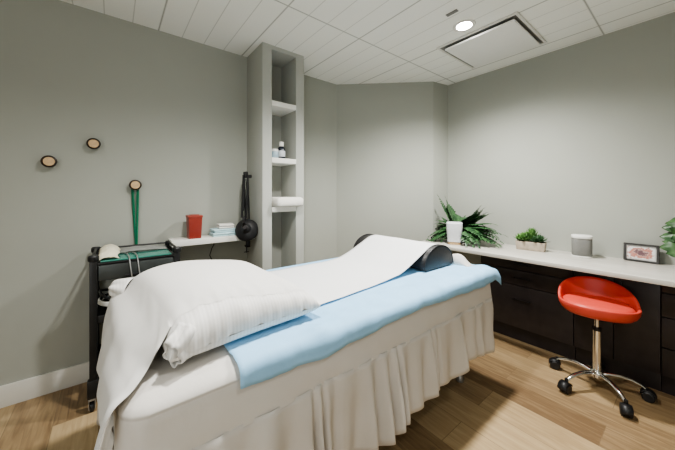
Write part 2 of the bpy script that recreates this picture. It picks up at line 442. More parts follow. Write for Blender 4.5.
# ------------------------------------------------------------------ wall knobs and green straps
def knob(y, z, label):
    t = thing('coat_hook', label, 'hook', (XL, y, z), 'round wooden wall knobs')
    M_ = T(XL, y, z) @ R(PI/2, 'Y')
    bm = bmesh.new(); lathe(bm, [(0, -.004), (.013, -.004), (.013, .018), (.030, .022), (.0365, .030), (.0375, .040), (.0365, .045), (.030, .048), (.027, .043), (0, .043)], M_, seg=36)
    obj('rim', bm, WOODD, t)
    bm = bmesh.new(); lathe(bm, [(0, .0432), (.0268, .0432), (.0265, .0448), (0, .0452)], M_, seg=36); obj('face', bm, WOODL, t)
knob(-.308, 1.452, 'leftmost round dark-rimmed wooden knob on the left wall')
knob(-.098, 1.585, 'highest round dark-rimmed wooden knob on the left wall')
knob(.129, 1.315, 'lowest round wooden wall knob with green straps hanging from it')

def strap(dy, wy, label, xo, bot):
    y0 = .129+dy
    bm = bmesh.new()
    def f(u, v):
        # a loop: up the back, over the stem, down the front, sides closing to a point below
        a = u*2*PI
        tt = .5-.5*math.cos(a)        # 0 at the stem, 1 at the bottom
        z = 1.304-tt*(1.304-bot)
        sgn = 1 if a < PI else -1
        width = .0030*math.sin(min(1, tt*9)*PI/2)*(1-tt)**.6+.001*(1-tt)
        y = y0+wy*tt+sgn*width
        x = XL+xo+.002*math.sin(tt*9)+sgn*.0025
        return (x, y+(v-.5)*.010, z)
    grid(bm, 60, 3, f)
    tag(obj('rubber_strap', bm, GREEN, base=(XL+xo, y0, bot), solid=.0022), label, 'strap', 'green straps on the wall knob')
strap(-.017, .020, 'green rubber strap loop hanging from the lowest wall knob, left of the two', .0135, .875)
strap(.015, -.006, 'green rubber strap loop hanging from the lowest wall knob, right of the two', .0215, .868)

# ------------------------------------------------------------------ ceiling fittings
ac = thing('ceiling_air_conditioner', 'square white ceiling air conditioner cassette with dropped flat panel', 'air conditioner', (-1.057, 2.44, ZC))
x0, x1, y0, y1 = -1.365, -.750, 2.150, 2.770
bm = bmesh.new()
w = .018
bx(bm, x0, x1, y0, y0+w, ZC-.012, ZC-.0005, bev=.003); bx(bm, x0, x1, y1-w, y1, ZC-.012, ZC-.0005, bev=.003)
bx(bm, x0, x0+w, y0+w, y1-w, ZC-.012, ZC-.0005, bev=.003); bx(bm, x1-w, x1, y0+w, y1-w, ZC-.012, ZC-.0005, bev=.003)
obj('frame', bm, ACF, ac)
boxobj('air_slot', (x0+w, x1-w, y0+w, y1-w, ZC-.006, ZC-.0005), ACD, ac, bev=0)
boxobj('front_panel', (x0+.060, x1-.030, y0+.030, y1-.060, ZC-.040, ZC-.024), ACW, ac, bev=.006)
for xx in (x0+.15, x1-.15):
    for yy in (y0+.15, y1-.15):
        bm = bmesh.new(); tube(bm, [(xx, yy, ZC-.031), (xx, yy, ZC-.005)], .008); obj('panel_hanger', bm, ACF, ac)
dl = thing('downlight', 'lit round recessed downlight in the tiled ceiling beside the air conditioner', 'light', (-1.06, 2.03, ZC))
bm = bmesh.new(); lathe(bm, [(.052, ZC-.004), (.062, ZC-.008), (.075, ZC-.006), (.078, ZC-.0005), (.052, ZC-.0005)], T(-1.06, 2.03, 0), seg=40); obj('trim_ring', bm, ACF, dl)
bm = bmesh.new(); lathe(bm, [(0, ZC-.006), (.030, ZC-.0055), (.052, ZC-.003), (.052, ZC-.001), (0, ZC-.001)], T(-1.06, 2.03, 0), seg=40); obj('lens', bm, EMIT, dl)
bm = bmesh.new(); bx(bm, -1.075, -.995, 1.805, 1.833, ZC-.006, ZC-.0005, bev=.002)
tag(obj('ceiling_vent_slot', bm, ACD, base=(-1.035, 1.82, ZC)), 'small dark slot in the ceiling tile near the downlight', 'vent')

# ------------------------------------------------------------------ treatment bed
BX0, BX1, BY0, BY1, BZ = -1.745, -.822, .012, 1.945, .745
bed = thing('treatment_bed', 'padded treatment bed on legs hidden under a white skirted sheet', 'bed', ((BX0+BX1)/2, (BY0+BY1)/2, 0))
boxobj('mattress', (BX0+.02, BX1-.02, BY0+.02, BY1-.02, .635, BZ-.030), LEATHER, bed, bev=.03)
boxobj('frame', (BX0+.05, BX1-.05, BY0+.05, BY1-.05, .575, .634), STEEL, bed, bev=.005)
for lx in (BX0+.14, BX1-.16):
    for ly in (BY0+.14, BY1-.12):
        bm = bmesh.new(); tube(bm, [(lx, ly, .02), (lx, ly, .576)], .018, seg=14); lathe(bm, [(0, 0), (.024, 0), (.026, .01), (.022, .03), (.018, .04), (0, .04)], T(lx, ly, 0), seg=18); obj('leg', bm, STEEL, bed)

def rrect(t, o, r0=.06):
    """point on a rounded rectangle around the bed at perimeter fraction t, grown outward by o; returns xy and normal"""
    r = max(.012, r0+o)
    hx, hy = (BX1-BX0)/2+o-r, (BY1-BY0)/2+o-r
    hx = max(hx, .004); hy = max(hy, .004)
    cx_, cy_ = (BX0+BX1)/2, (BY0+BY1)/2
    # use the same arc split for every o so rings line up
    HX, HY, RR = (BX1-BX0)/2-r0, (BY1-BY0)/2-r0, r0
    segs = [2*HY, RR*PI/2, 2*HX, RR*PI/2, 2*HY, RR*PI/2, 2*HX, RR*PI/2]
    s = (t % 1)*sum(segs); k = 0
    while s > segs[k]: s -= segs[k]; k += 1
    q = s/segs[k]
    if k == 0: return (cx_+hx+r, cy_-hy+2*hy*q), (1, 0)
    if k == 2: return (cx_+hx-2*hx*q, cy_+hy+r), (0, 1)
    if k == 4: return (cx_-hx-r, cy_+hy-2*hy*q), (-1, 0)
    if k == 6: return (cx_-hx+2*hx*q, cy_-hy-r), (0, -1)
    a0 = {1: 0, 3: PI/2, 5: PI, 7: 1.5*PI}[k]; a = a0+q*PI/2
    c = {1: (1, 1), 3: (-1, 1), 5: (-1, -1), 7: (1, -1)}[k]
    return (cx_+c[0]*hx+r*math.cos(a), cy_+c[1]*hy+r*math.sin(a)), (math.cos(a), math.sin(a))
PER = 2*(BX1-BX0+BY1-BY0)
sheet = thing('bed_sheet', 'white fitted bed sheet with long gathered ruffle skirt covering the treatment bed', 'bed sheet', ((BX0+BX1)/2, (BY0+BY1)/2, .27))
NP = 420
def close_rings(bm, rings):
    n = len(rings[0])
    for a, b in zip(rings, rings[1:]):
        for k in range(n): bm.faces.new((a[k], a[(k+1) % n], b[(k+1) % n], b[k]))
def side_dd(s, z):
    drop = smooth01((BZ-z)/.16)
    return drop*(.010*nz(s, z*1.5, 3, 5)+.006*nz(s+z*2.0, z, 5, 13))
bm = bmesh.new(); rings = []
prof = [(-.455, BZ), (-.40, BZ), (-.30, BZ), (-.20, BZ), (-.12, BZ), (-.07, BZ), (-.045, BZ-.004), (-.027, BZ-.009), (-.014, BZ-.015), (-.006, BZ-.021), (-.001, BZ-.028), (.0015, BZ-.033), (-.0005, BZ-.036), (.0015, BZ-.040), (.003, BZ-.06), (.006, BZ-.09), (.010, BZ-.12), (.012, BZ-.145), (.013, BZ-.165)]
for k, (o_, z) in enumerate(prof):
    ring = []
    for i in range(NP):
        (x, y), (nx, ny) = rrect(i/NP, o_)
        s = i/NP*PER
        dd = 0; dz = 0
        if o_ < -.03: dz = .004*nz(x, y, 1, 5)+.002*nz(x, y, 2, 14)
        else:
            drop = smooth01((BZ-z)/.16)
            dd = side_dd(s, z)+.006*nz(s, z*.2, 9, 38)*max(0, nz(s, 0, 2, 4)+.35)*math.exp(-((z-(BZ-.05))/.045)**2)
            dz = .002*nz(x, y, 2, 14)*(1-drop)
        ring.append(bm.verts.new((x+nx*dd, y+ny*dd, z+dz)))
    rings.append(ring)
close_rings(bm, rings); bm.faces.new(rings[0])
obj('fitted_top', bm, SHEET, sheet, angle=80)
# gathered skirt
ph = []; acc = 0.
rr = random.Random(21)
NS = 1300
wl = []
f_ = 0
while f_ < PER: d_ = rr.choice((.045, .07, .09, .12, .16))*rr.uniform(.8, 1.2); wl.append((f_, d_, rr.uniform(.15, 1.25))); f_ += d_
wi = 0
sk = []
for i in range(NS):
    s = i/NS*PER
    while wi+1 < len(wl) and s >= wl[wi+1][0]: wi += 1
    a, d_, amp = wl[wi]
    nxt = wl[(wi+1) % len(wl)][2]
    q = (s-a)/d_
    sk.append((math.cos(q*2*PI), amp*(1-q)+nxt*q, .5-.5*math.cos(q*PI)))
bm = bmesh.new(); rings = []
zt = BZ-.156
for k in range(15):
    q = k/14
    ring = []
    for i in range(NS):
        s = i/NS*PER
        hem = .270+.050*nz(s, 0, 4, 2.6)-.05*nz(s, 0, 6, 4.2)+.016*sk[i][0]*sk[i][1]
        z = zt+(hem-zt)*q
        c, amp, _ = sk[i]
        A_ = (.004+.026*smooth01(q*1.15))*amp
        o_ = .0125+side_dd(s, zt)*(1-.6*q)+.010*smooth01(q*5)*(.6+.4*c*amp)+.010*q+A_*c*.85+.048*q**1.3*nz(s, 0, 6, 4.2)+.004*nz(s, q, 7, 30)*math.exp(-q*7)+.010*q*nz(s, q, 8, 3)
        lean = q*.014*nz(s, 2, 2, 5)
        (x, y), (nx, ny) = rrect(i/NS, 0)
        ring.append(bm.verts.new((x+nx*o_-ny*lean, y+ny*o_+nx*lean, z)))
    rings.append(ring)
close_rings(bm, rings)
obj('ruffle_skirt', bm, SKIRT_SHADED, sheet, angle=80, solid=.0015)

# blue disposable sheet across the bed
def bedtop(x, y): return BZ+.004*nz(x, y, 1, 5)+.002*nz(x, y, 2, 14)
def blue(u, v):
    y = .285+u*(2.02-.285)
    y += .012*nz(v, 3, u, 4)
    w = v                                              # arc length across, from the left edge to past the right edge
    xl = -1.735
    flat = BX1-.018-xl
    tot = flat+.075+.010*math.sin(u*9)+.012*nz(u*5, 2, 2, 2)
    s = w*tot
    edge = .012*nz(u*3, 1, 0, 3)
    if s < flat: x, z, nx_ = xl+s, BZ+.009, 0
    else:
        q = s-flat; r_ = .030
        if q < r_*PI/2: a = q/r_; x, z = xl+flat+r_*math.sin(a), BZ+.009-r_*(1-math.cos(a))
        else:
            e_ = q-r_*PI/2; x, z = xl+flat+r_+e_*.05, BZ+.009-r_-e_
    # wrinkles
    m_ = smooth01((s-.60)/.2)
    wr = .010*nz(x*1.2, y, 0, 6)+.008*nz(x*2+y, y*.7, 4, 11)+.004*nz(x, y, 6, 25)
    wr *= .25+.75*smooth01((x+1.04)/.10)
    wr *= 1-.9*smooth01((.74-y)/.06)*smooth01((-.88-x)/.04)
    if s < flat: z += abs(wr)*(.5+.9*m_)
    else: x += abs(wr)*1.2*min(1, (s-flat)/.03); z += edge*min(1, (s-flat)/.05)+abs(wr)*1.4*max(0, 1-(s-flat)/.03)
    # the far end runs over the foot of the bed and bends down
    ov = y-BY1
    if ov > 0:
        z -= .12*ov*smooth01(ov/.06)+(.5*ov*smooth01((s-flat)/.06))
    return (x, y, z)
bm = bmesh.new(); grid(bm, 110, 70, blue)
tag(obj('disposable_sheet', bm, BLUE, base=(-1.26, 1.05, BZ), angle=70, solid=.0015), 'light blue disposable sheet spread over the white bed, hanging over its right edge', 'sheet')

# half-round bolster
BOX0, BOX1, BOY, BOR, BOH = -1.735, -1.052, 1.700, .165, .142
bz = BZ+.020
bol = thing('half_round_bolster', 'black vinyl half-round bolster lying across the foot of the bed', 'bolster', ((BOX0+BOX1)/2, BOY, bz))
bm = bmesh.new()
def bol_prof(a, g=0.0): return (BOY-(BOR+g)*math.cos(a), bz+.006+(BOH-.006+g)*math.sin(a)**.9)
n = 28; rings = []
for x, g in ((BOX0, -.012), (BOX0+.003, -.004), (BOX0+.012, 0), (BOX1-.012, 0), (BOX1-.003, -.004), (BOX1, -.012)):
    pts = [bol_prof(PI*k/n, g) for k in range(n+1)]
    ring = [bm.verts.new((x, p[0], p[1])) for p in pts]
    ring += [bm.verts.new((x, BOY+(BOR+g)*.97, bz)), bm.verts.new((x, BOY-(BOR+g)*.97, bz))]
    rings.append(ring)
close_rings(bm, rings); bm.faces.new(rings[0]); bm.faces.new(rings[-1])
obj('cushion', bm, LEATHER, bol, angle=50)
for x in (BOX0+.004, BOX1-.004):
    bm = bmesh.new(); tube(bm, [(x, *bol_prof(PI*k/n, .001)) for k in range(n+1)], .0042, seg=6); obj('piping', bm, BLKPL, bol)

# exam paper: flat on the bed, up the front and over the bolster
def path_z(y):
    g = .004
    yb = BOY-BOR
    flat = BZ+.020
    # tangent ramp up to the bolster shoulder
    a = 1.02
    ty, tz = bol_prof(a, g)
    t2, z2 = bol_prof(a+.02, g)
    sl = (z2-tz)/(t2-ty)
    if y < ty:
        e = (tz-sl*(ty-y)-flat)/.02                    # tangent line blended softly into the flat part
        return flat+.02*(e if e > 20 else math.log(1+math.exp(e)))
    c = max(-1, min(1, (BOY-y)/(BOR+g))); aa = math.acos(c)
    return bol_prof(aa, g)[1]
def paper(u, v):
    y = .60+u*(BOY+.13-.60)
    xl = -1.655+.0*u; xr = -1.010-.075*smooth01((y-.5)/1.0)
    x = xl+(xr-xl)*v
    z = path_z(y)+.0025*nz(x*1.5, y, 2, 4)
    if y < 1.3: z += .004*abs(nz(x, y, 8, 6))
    return (x, y, z)
bm = bmesh.new(); grid(bm, 120, 24, paper)
tag(obj('exam_paper_strip', bm, PAPER, base=(-1.32, 1.0, BZ), angle=70, solid=.001), 'white exam paper strip running from the pillow up over the black bolster', 'paper')

# folded white sheet behind the bolster at the foot end
bm = bmesh.new()
def fold(u, v):
    x = -1.62+u*.68; s = v*.30
    y = 1.89+.03*v
    hump = .062*math.sin(PI*min(1, max(0, v)))**.7
    ends = smooth01(u*9)*smooth01((1-u)*9)
    return (x+.004*nz(u*6, v*4, 1, 2), y-.012+v*.04+.004*nz(u*5, v, 2, 3), BZ+.012+hump*ends*(1+.25*nz(u*5, 0, 3, 2)))
grid(bm, 40, 14, fold)
tag(obj('rolled_sheet', bm, SHEET, base=(-1.3, 1.85, BZ), angle=80, solid=.002), 'rumpled white sheet tucked behind the bolster at the foot of the bed', 'sheet')

# pillow
PZ = BZ+.016
PC = {'L': (-1.66, .05), 'N': (-.880, .120), 'R': (-.935, .655), 'F': (-1.66, .62)}
def pil_xy(u, v):
    a, b = (u+1)/2, (v+1)/2
    pl = Vector(PC['L']).lerp(Vector(PC['F']), b); pr = Vector(PC['N']).lerp(Vector(PC['R']), b)
    p = pl.lerp(pr, a); c = Vector((-1.27, .34))
    pinch = .055*((1-u*u)*abs(v)**3+(1-v*v)*abs(u)**3)
    return p+(c-p)*pinch
def pil_h(u, v):
    e = max(0, (1-abs(u)**7))*max(0, (1-abs(v)**3.4))
    h = .150*e**.40
    h *= 1-.13*math.exp(-((v-.05)/.38)**2)*smooth01((u-.1)/.7)
    h *= 1-.20*smooth01((v+.35)/1.1)-.06*smooth01((u+.2)/1.)
    h *= 1+.07*nz(u, v, 3, 1.6)
    if u > .3: h += .010*nz(u*.6, v*3.0, 5, 2.5)*smooth01((u-.3)/.5)*e**.3
    return h
def pil_pt(u, v, top):
    p = pil_xy(u, v); e = max(0, (1-abs(u)**8))*max(0, (1-abs(v)**5))
    seam = .040
    x, y = p
    if top:
        z = PZ+seam*(1-.3*e**.4)+pil_h(u, v)*.92
        if u > .6: x += (.003*math.sin(v*31+4*nz(v, 0, 0, 4))+.012*nz(v*5, u, 2, 2))*smooth01((u-.6)/.3)
    else: z = PZ+seam*(1-e**.35)
    return (x, y, z)
pil = thing('pillow', 'plump white pillow in a striped sateen case on the near end of the bed', 'pillow', (-1.27, .34, PZ))
bm = bmesh.new()
def ease(t): 
    t = 2*t-1; return math.copysign(1-(1-abs(t))**1.7, t)
gt = grid(bm, 80, 60, lambda a, b: pil_pt(ease(a), ease(b), True))
gb = grid(bm, 80, 60, lambda a, b: pil_pt(ease(a), ease(b), False))
bmesh.ops.remove_doubles(bm, verts=bm.verts[:], dist=.0006)
obj('cushion', bm, STRIPE, pil, angle=80)
# gathered open end of the case at the near corner
bm = bmesh.new()
def flap(u, v):
    a = u*2*PI
    cxp = Vector((-.915, .150, PZ+.050)); dr = Vector((.62, -.72, -.28)).normalized()
    uu, ww = ring_frame(dr)
    r_ = (.052-.018*v)*(1+.22*math.sin(a*5+1)*(.3+v))*(1+.2*nz(math.cos(a), math.sin(a), v, 1.5))
    p_ = cxp+dr*(-.04+.068*v)+uu*math.cos(a)*r_*.7+ww*math.sin(a)*r_; p_.z = max(p_.z, BZ+.012); return p_
grid(bm, 48, 8, flap); bmesh.ops.remove_doubles(bm, verts=bm.verts[:], dist=.0004)
obj('case_opening', bm, STRIPE, pil, angle=80, solid=.002)
bm = bmesh.new()
def tuck(u, v):
    a = u*2*PI
    c0 = Vector((-1.62, .070, PZ+.05)); dr = Vector((-.35, -.62, .12)).normalized(); uu, ww = ring_frame(dr)
    r_ = (.048*(1-v)**.5+.016)*(1+.25*math.sin(a*6)*(v))
    return c0+dr*(.085*v)+uu*math.cos(a)*r_+ww*math.sin(a)*r_*.8
grid(bm, 40, 8, tuck); bmesh.ops.remove_doubles(bm, verts=bm.verts[:], dist=.0004)
obj('case_corner', bm, STRIPE, pil, angle=80, solid=.002)

# smooth cover draped over the pillow and down the near end of the bed
def cover(a, b):
    # a: 0 left .. 1 right ; b: 0 far edge of pillow .. .6 near pillow edge .. 1 hem
    u = -.97+a*(1.80+.03*math.sin(b*9)+.05*nz(b*4, 0, 1, 2))
    if b <= .6:
        v = .93-1.86*(b/.6)
        v = max(v, -.93)
        x, y, z = pil_pt(u, v, True); z += .006*(1-.85*smooth01((a-.93)/.07))
        return (x, y, z)
    q = (b-.6)/.4
    x0_, y0_, z0_ = pil_pt(u, -.93, True); z0_ += .006
    fl = .04*nz(a*3, 0, 5, 2)
    p0_ = Vector((x0_, y0_, z0_))
    lft = [p0_, Vector((x0_, y0_-.035, z0_-.045)), Vector((x0_, -.002, BZ+.040)), Vector((x0_-.01, -.020, BZ-.02)), Vector((x0_-.03, -.034, BZ-.10)), Vector((x0_-.06, -.042+fl*.3, BZ-.18))]
    rgt = [p0_, Vector((-.930, .098, z0_-.05)), Vector((-.922, .074, BZ+.026)), Vector((-.870, .042, BZ+.014)), Vector((-.824, .000, BZ+.002)), Vector((-.808, -.024, BZ-.072))]
    aa = smooth01(a)
    pts = [l_.lerp(r_, aa) for l_, r_ in zip(lft, rgt)]
    k = min(int(q*5), 4); t_ = q*5-k
    P = lambda i: pts[max(0, min(5, i))]
    p0, p1, p2, p3 = P(k-1), P(k), P(k+1), P(k+2)
    p = .5*((2*p1)+(p2-p0)*t_+(2*p0-5*p1+4*p2-p3)*t_*t_+(3*p1-p0-3*p2+p3)*t_**3)
    p.y += .010*nz(a*4, q, 3, 2.2)*q
    return p
bm = bmesh.new(); grid(bm, 70, 110, cover)
tag(obj('pillow_cover_sheet', bm, COVER, base=(-1.3, .2, BZ+.1), angle=80), 'smooth white sheet draped over the pillow and down the near end of the bed', 'sheet')

# ------------------------------------------------------------------ trolley at the near left
TX0, TX1, TY0, TY1 = -2.475, -2.145, -.085, .335
tr = thing('utility_trolley', 'black metal utility trolley with grey drawer standing against the left wall', 'trolley', ((TX0+TX1)/2, (TY0+TY1)/2, 0))
for px_ in (TX0, TX1):
    for py_ in (TY0, TY1):
        bm = bmesh.new(); bx(bm, px_-.018, px_+.018, py_-.018, py_+.018, .17, .885, bev=.006)
        s = 1 if py_ > .1 else -1
        bx(bm, px_-.022, px_+.022, py_-.028, py_+.028, .085, .19, bev=.010)
        obj('post', bm, BLACK, tr)
        bm = bmesh.new(); lathe(bm, [(0, .865), (.024, .865), (.026, .872), (.026, .890), (.020, .898), (0, .900)], T(px_, py_, 0), seg=18); obj('post_cap', bm, BLKPL, tr)
        ca = thing('caster', None, None, (px_, py_, 0)); ca.parent = tr; ca.location = Vector((px_, py_, 0))-tr.location
        bm = bmesh.new(); M_ = T(px_-.02, py_-.006, .030) @ R(PI/2, 'X')
        lathe(bm, [(0, -.011), (.024, -.011), (.030, -.007), (.030, .007), (.024, .011), (0, .011)], M_, seg=24); obj('wheel', bm, BLKPL, ca)
        bm = bmesh.new()
        for q in (-.014, .014): bx(bm, px_-.034, px_+.012, py_-.006+q-.0015, py_-.006+q+.0015, .024, .082, bev=.001)
        bx(bm, px_-.022, px_+.018, py_-.022, py_+.010, .074, .087, bev=.003)
        obj('fork', bm, STEEL, ca)
for nm, z in (('lower_shelf', .20), ('middle_shelf', .50)):
    bm = bmesh.new(); bx(bm, TX0, TX1, TY0, TY1, z, z+.012, bev=.003)
    for a in ((TX0-.004, TX0+.004, TY0, TY1), (TX1-.004, TX1+.004, TY0, TY1), (TX0, TX1, TY0-.004, TY0+.004), (TX0, TX1, TY1-.004, TY1+.004)): bx(bm, *a, z, z+.045, bev=.002)
    obj(nm, bm, BLACK, tr)
dr = boxobj('drawer', (TX0+.02, TX1+.016, TY0+.020, TY1-.018, .745, .838), GREYPANEL, tr, bev=.012)
boxobj('drawer_handle', (TX1+.016, TX1+.030, .06, .19, .758, .770), BLKPL, dr, bev=.004)
bm = bmesh.new(); bx(bm, TX0+.01, TX1+.012, TY0+.012, TY1-.012, .840, .852, bev=.003)
obj('top_board', bm, BLACK, tr)
bm = bmesh.new()
for py_ in (TY0, TY1):
    tube(bm, [(TX1, py_, .876), (TX1-.03, py_, .890), (TX0+.03, py_, .890), (TX0, py_, .876)], .007, seg=8)
tube(bm, [(TX0, TY0, .885), (TX0, TY1, .885)], .006, seg=8)
obj('rail', bm, BLACK, tr)
bm = bmesh.new(); bx(bm, TX0+.045, TX1+.006, TY0+.03, TY1-.03, .853, .861, bev=.003)
tag(obj('glass_tray_mat', bm, TEAL, base=(-2.3, .12, .853)), 'teal green mat covering the top of the black trolley', 'mat')
def pad():
    bm = bmesh.new()
    grid(bm, 30, 16, lambda u, v: (TX0+.030+v*.125, .020+u*.285, .862+.034*math.sin(PI*min(1, u*1.02))**.6*math.sin(PI*(.08+.84*v))**.8*(1-.45*u)+.004*nz(u*5, v*3, 1, 2)))
    tag(obj('instrument_pouch', bm, GREYPAD, base=(-2.4, .16, .862), angle=70, solid=.004), 'flat grey fabric pouch at the back of the trolley top', 'pouch')
pad()
bm = bmesh.new()
def tw(u, v):
    x = TX0+.075+u*.255; y = TY0+.022+v*.095+.02*u*0
    e = math.sin(PI*(.06+.88*v))**.5
    z = .866+.050*e*(1-.5*smooth01((u-.55)/.45))+.005*nz(u*4, v*3, 1, 2)
    y += .014*nz(u*2, 1, 3, 2)
    if u > .86: z -= (u-.86)*.10
    return (x, y, max(z, .863))
grid(bm, 26, 14, tw)
tag(obj('folded_cream_cloth', bm, CREAM, base=(-2.27, -.02, .862), angle=70, solid=.004), 'rumpled cream cloth lying on the left end of the trolley top', 'cloth')
def loop(y, label):
    bm = bmesh.new()
    tube(bm, [(-2.30, y-.01, .866), (-2.22, y, .873), (-2.155, y+.003, .872), (-2.122, y+.006, .858), (-2.116, y+.010, .82), (-2.116, y+.016, .765), (-2.116, y+.022, .715)], .0036, seg=8)
    tag(obj('thin_tube', bm, STEEL, base=(-2.2, y, .862)), label, 'tube', 'thin tubes over the trolley edge')
loop(.075, 'thin grey tube bent over the trolley front edge, left of the two')
loop(.115, 'thin grey tube bent over the trolley front edge, right of the two')
bk = thing('storage_basket', 'black oval basket with pale liner on the middle shelf of the trolley', 'basket', (-2.29, .07, .513))
Mb = T(-2.285, .075, 0)
bm = bmesh.new(); lathe(bm, [(0, .513), (.085, .513), (.095, .520), (.118, .600), (.122, .604), (.116, .606), (.092, .525), (0, .522)], Mb, seg=40, sx=1.15, sy=1.15); obj('bowl', bm, BLKPL, bk)
bm = bmesh.new(); lathe(bm, [(.108, .585), (.120, .606), (.126, .600), (.128, .582), (.122, .575), (.118, .590)], Mb, seg=40, sx=1.15, sy=1.15); obj('liner', bm, SPKW, bk)
bm = bmesh.new(); tube(bm, [(-2.285+.14*math.cos(a), .075+.135*math.sin(a), .635+.012*math.sin(3*a)) for a in [2*PI*k/24 for k in range(25)]], .008, seg=8); 
for k in range(14):
    a = rnd.uniform(0, 2*PI); r_ = rnd.uniform(.0, .08)
    lathe(bm, [(0, -.02), (.016, -.017), (.022, 0), (.016, .017), (0, .02)], T(-2.285+r_*math.cos(a), .075+r_*math.sin(a), .575+rnd.uniform(0, .04)) @ R(rnd.uniform(0, 3), 'X'), seg=10)
obj('coiled_cable', bm, BLKPL, bk)

# ------------------------------------------------------------------ counter and cabinets along the right wall
CY0, CZ = 2.42, .766
bm = bmesh.new(); bx(bm, -1.755, 1.30, CY0, YR-.001, CZ-.030, CZ, bev=.003)
tag(obj('worktop', bm, COUNTER, base=(-.2, 2.7, CZ-.03)), 'long pale laminate worktop running along the right wall', 'worktop')
KY, KZ0, KZ1 = 2.665, .125, CZ-.032
def cabinet(name, x0, x1, rows, label, cat, hx=None):
    t = thing(name, label, cat, ((x0+x1)/2, KY, 0))
    boxobj('carcass', (x0+.001, x1-.001, KY+.018, YR-.016, KZ0, KZ1), CAB, t, bev=.001)
    boxobj('kickboard', (x0+.001, x1-.001, KY+.055, KY+.07, 0, KZ0-.001), CAB, t, bev=.001)
    for kind, a, b, hz, ux0, ux1 in rows:
        fx0, fx1 = x0+(x1-x0)*ux0, x0+(x1-x0)*ux1
        f = boxobj(kind, (fx0+.002, fx1-.002, KY, KY+.017, a+.003, b-.003), CAB, t, bev=.0022)
        bm = bmesh.new()
        if kind == 'drawer':
            hc = (fx0+fx1)/2
            bx(bm, hc-.07, hc+.07, KY-.024, KY-.015, hz-.005, hz+.005, bev=.002)
            for q in (-.055, .055): bx(bm, hc+q-.004, hc+q+.004, KY-.018, KY+.001, hz-.004, hz+.004)
        else:
            hc = fx1-.035 if ux0 < .3 else fx0+.035
            bx(bm, hc-.005, hc+.005, KY-.024, KY-.015, hz-.07, hz+.07, bev=.002)
            for q in (-.055, .055): bx(bm, hc-.004, hc+.004, KY-.018, KY+.001, hz+q-.004, hz+q+.004)
        obj('handle', bm, CABH, f)
    return t
R3 = [('drawer', .612, KZ1, .662, 0, 1), ('drawer', .482, .612, .545, 0, 1), ('drawer', KZ0, .482, .365, 0, 1)]
cabinet('drawer_cabinet', -1.235, -.560, R3, 'near-black three-drawer cabinet under the worktop between the bed and red stool', 'cabinet')
cabinet('door_cabinet', -.559, -.135, [('door', KZ0, KZ1, .60, 0, .5), ('door', KZ0, KZ1, .60, .5, 1)], 'near-black cabinet under the worktop directly behind the red stool', 'cabinet')
R4 = [('drawer', .640, KZ1, .70, 0, 1), ('drawer', .490, .640, .60, 0, 1), ('drawer', .300, .490, .445, 0, 1), ('drawer', KZ0, .300, .25, 0, 1)]
cabinet('drawer_cabinet', -.134, .480, R4, 'near-black four-drawer cabinet under the worktop at right edge of the photo', 'cabinet')

# ------------------------------------------------------------------ things on the worktop
ZW = CZ
# fern
def leaflet(bm, p, d, n, L_, W_, droop=.2):
    d = Vector(d).normalized(); n = Vector(n).normalized(); s = d.cross(n).normalized()
    pts = []
    for t, w in ((0, .25), (.25, .9), (.55, 1), (.8, .6), (1, .0)):
        c = Vector(p)+d*L_*t-Vector((0, 0, 1))*L_*droop*t*t
        if w == 0: pts.append([bm.verts.new(c)])
        else: pts.append([bm.verts.new(c-s*W_*w*.5-n*W_*.10), bm.verts.new(c+n*0), bm.verts.new(c+s*W_*w*.5-n*W_*.10)])
    for a, b in zip(pts, pts[1:]):
        if len(b) == 3:
            bm.faces.new((a[0], a[1], b[1], b[0])); bm.faces.new((a[1], a[2], b[2], b[1]))
        else:
            bm.faces.new((a[0], a[1], b[0])); bm.faces.new((a[1], a[2], b[0]))
def frond(bm, base, az, el, L_, drop, pairs=13, W_=.092, zmin=None, clip=None):
    pts = []
    for i in range(pairs+1):
        t = i/pairs
        r_ = L_*t
        z = math.sin(el)*r_-drop*t**2.0
        p = Vector(base)+Vector((math.cos(az)*math.cos(el)*r_, math.sin(az)*math.cos(el)*r_, z))
        if zmin is not None: p.z = max(p.z, zmin+.006+.012*rnd.random())
        p.y = min(p.y, YR-.02)
        pts.append(p)
    tube(bm, pts, [.0022*(1-.7*i/pairs) for i in range(pairs+1)], seg=5)
    for i in range(2, pairs+1):
        t = i/pairs; d = (pts[i]-pts[i-1]).normalized()
        up = Vector((0, 0, 1)); side = d.cross(up)
        if side.length < .1: side = Vector((1, 0, 0))
        side.normalize(); nrm = side.cross(d)
        w = W_*math.sin(PI*(.12+.86*t))**.7
        for s in (-1, 1):
            leaflet(bm, pts[i], side*s+d*.55, nrm, w*rnd.uniform(.85, 1.1), w*.46, droop=.18)
    leaflet(bm, pts[-1], pts[-1]-pts[-2], (0, 0, 1), W_*.5, W_*.2)
fx, fy = -1.50, 2.765
fern = thing('fern_plant', 'bushy dark green fern on the far left of the worktop behind the white diffuser', 'plant', (fx, fy, ZW))
bm = bmesh.new(); lathe(bm, [(0, ZW), (.055, ZW), (.058, ZW+.004), (.072, ZW+.11), (.068, ZW+.112), (.062, ZW+.10), (0, ZW+.098)], T(fx, fy, 0)); obj('pot', bm, FRAMEB, fern)
bm = bmesh.new()
fb = (fx, fy, ZW+.10); dx, dy = -1.455, 2.600
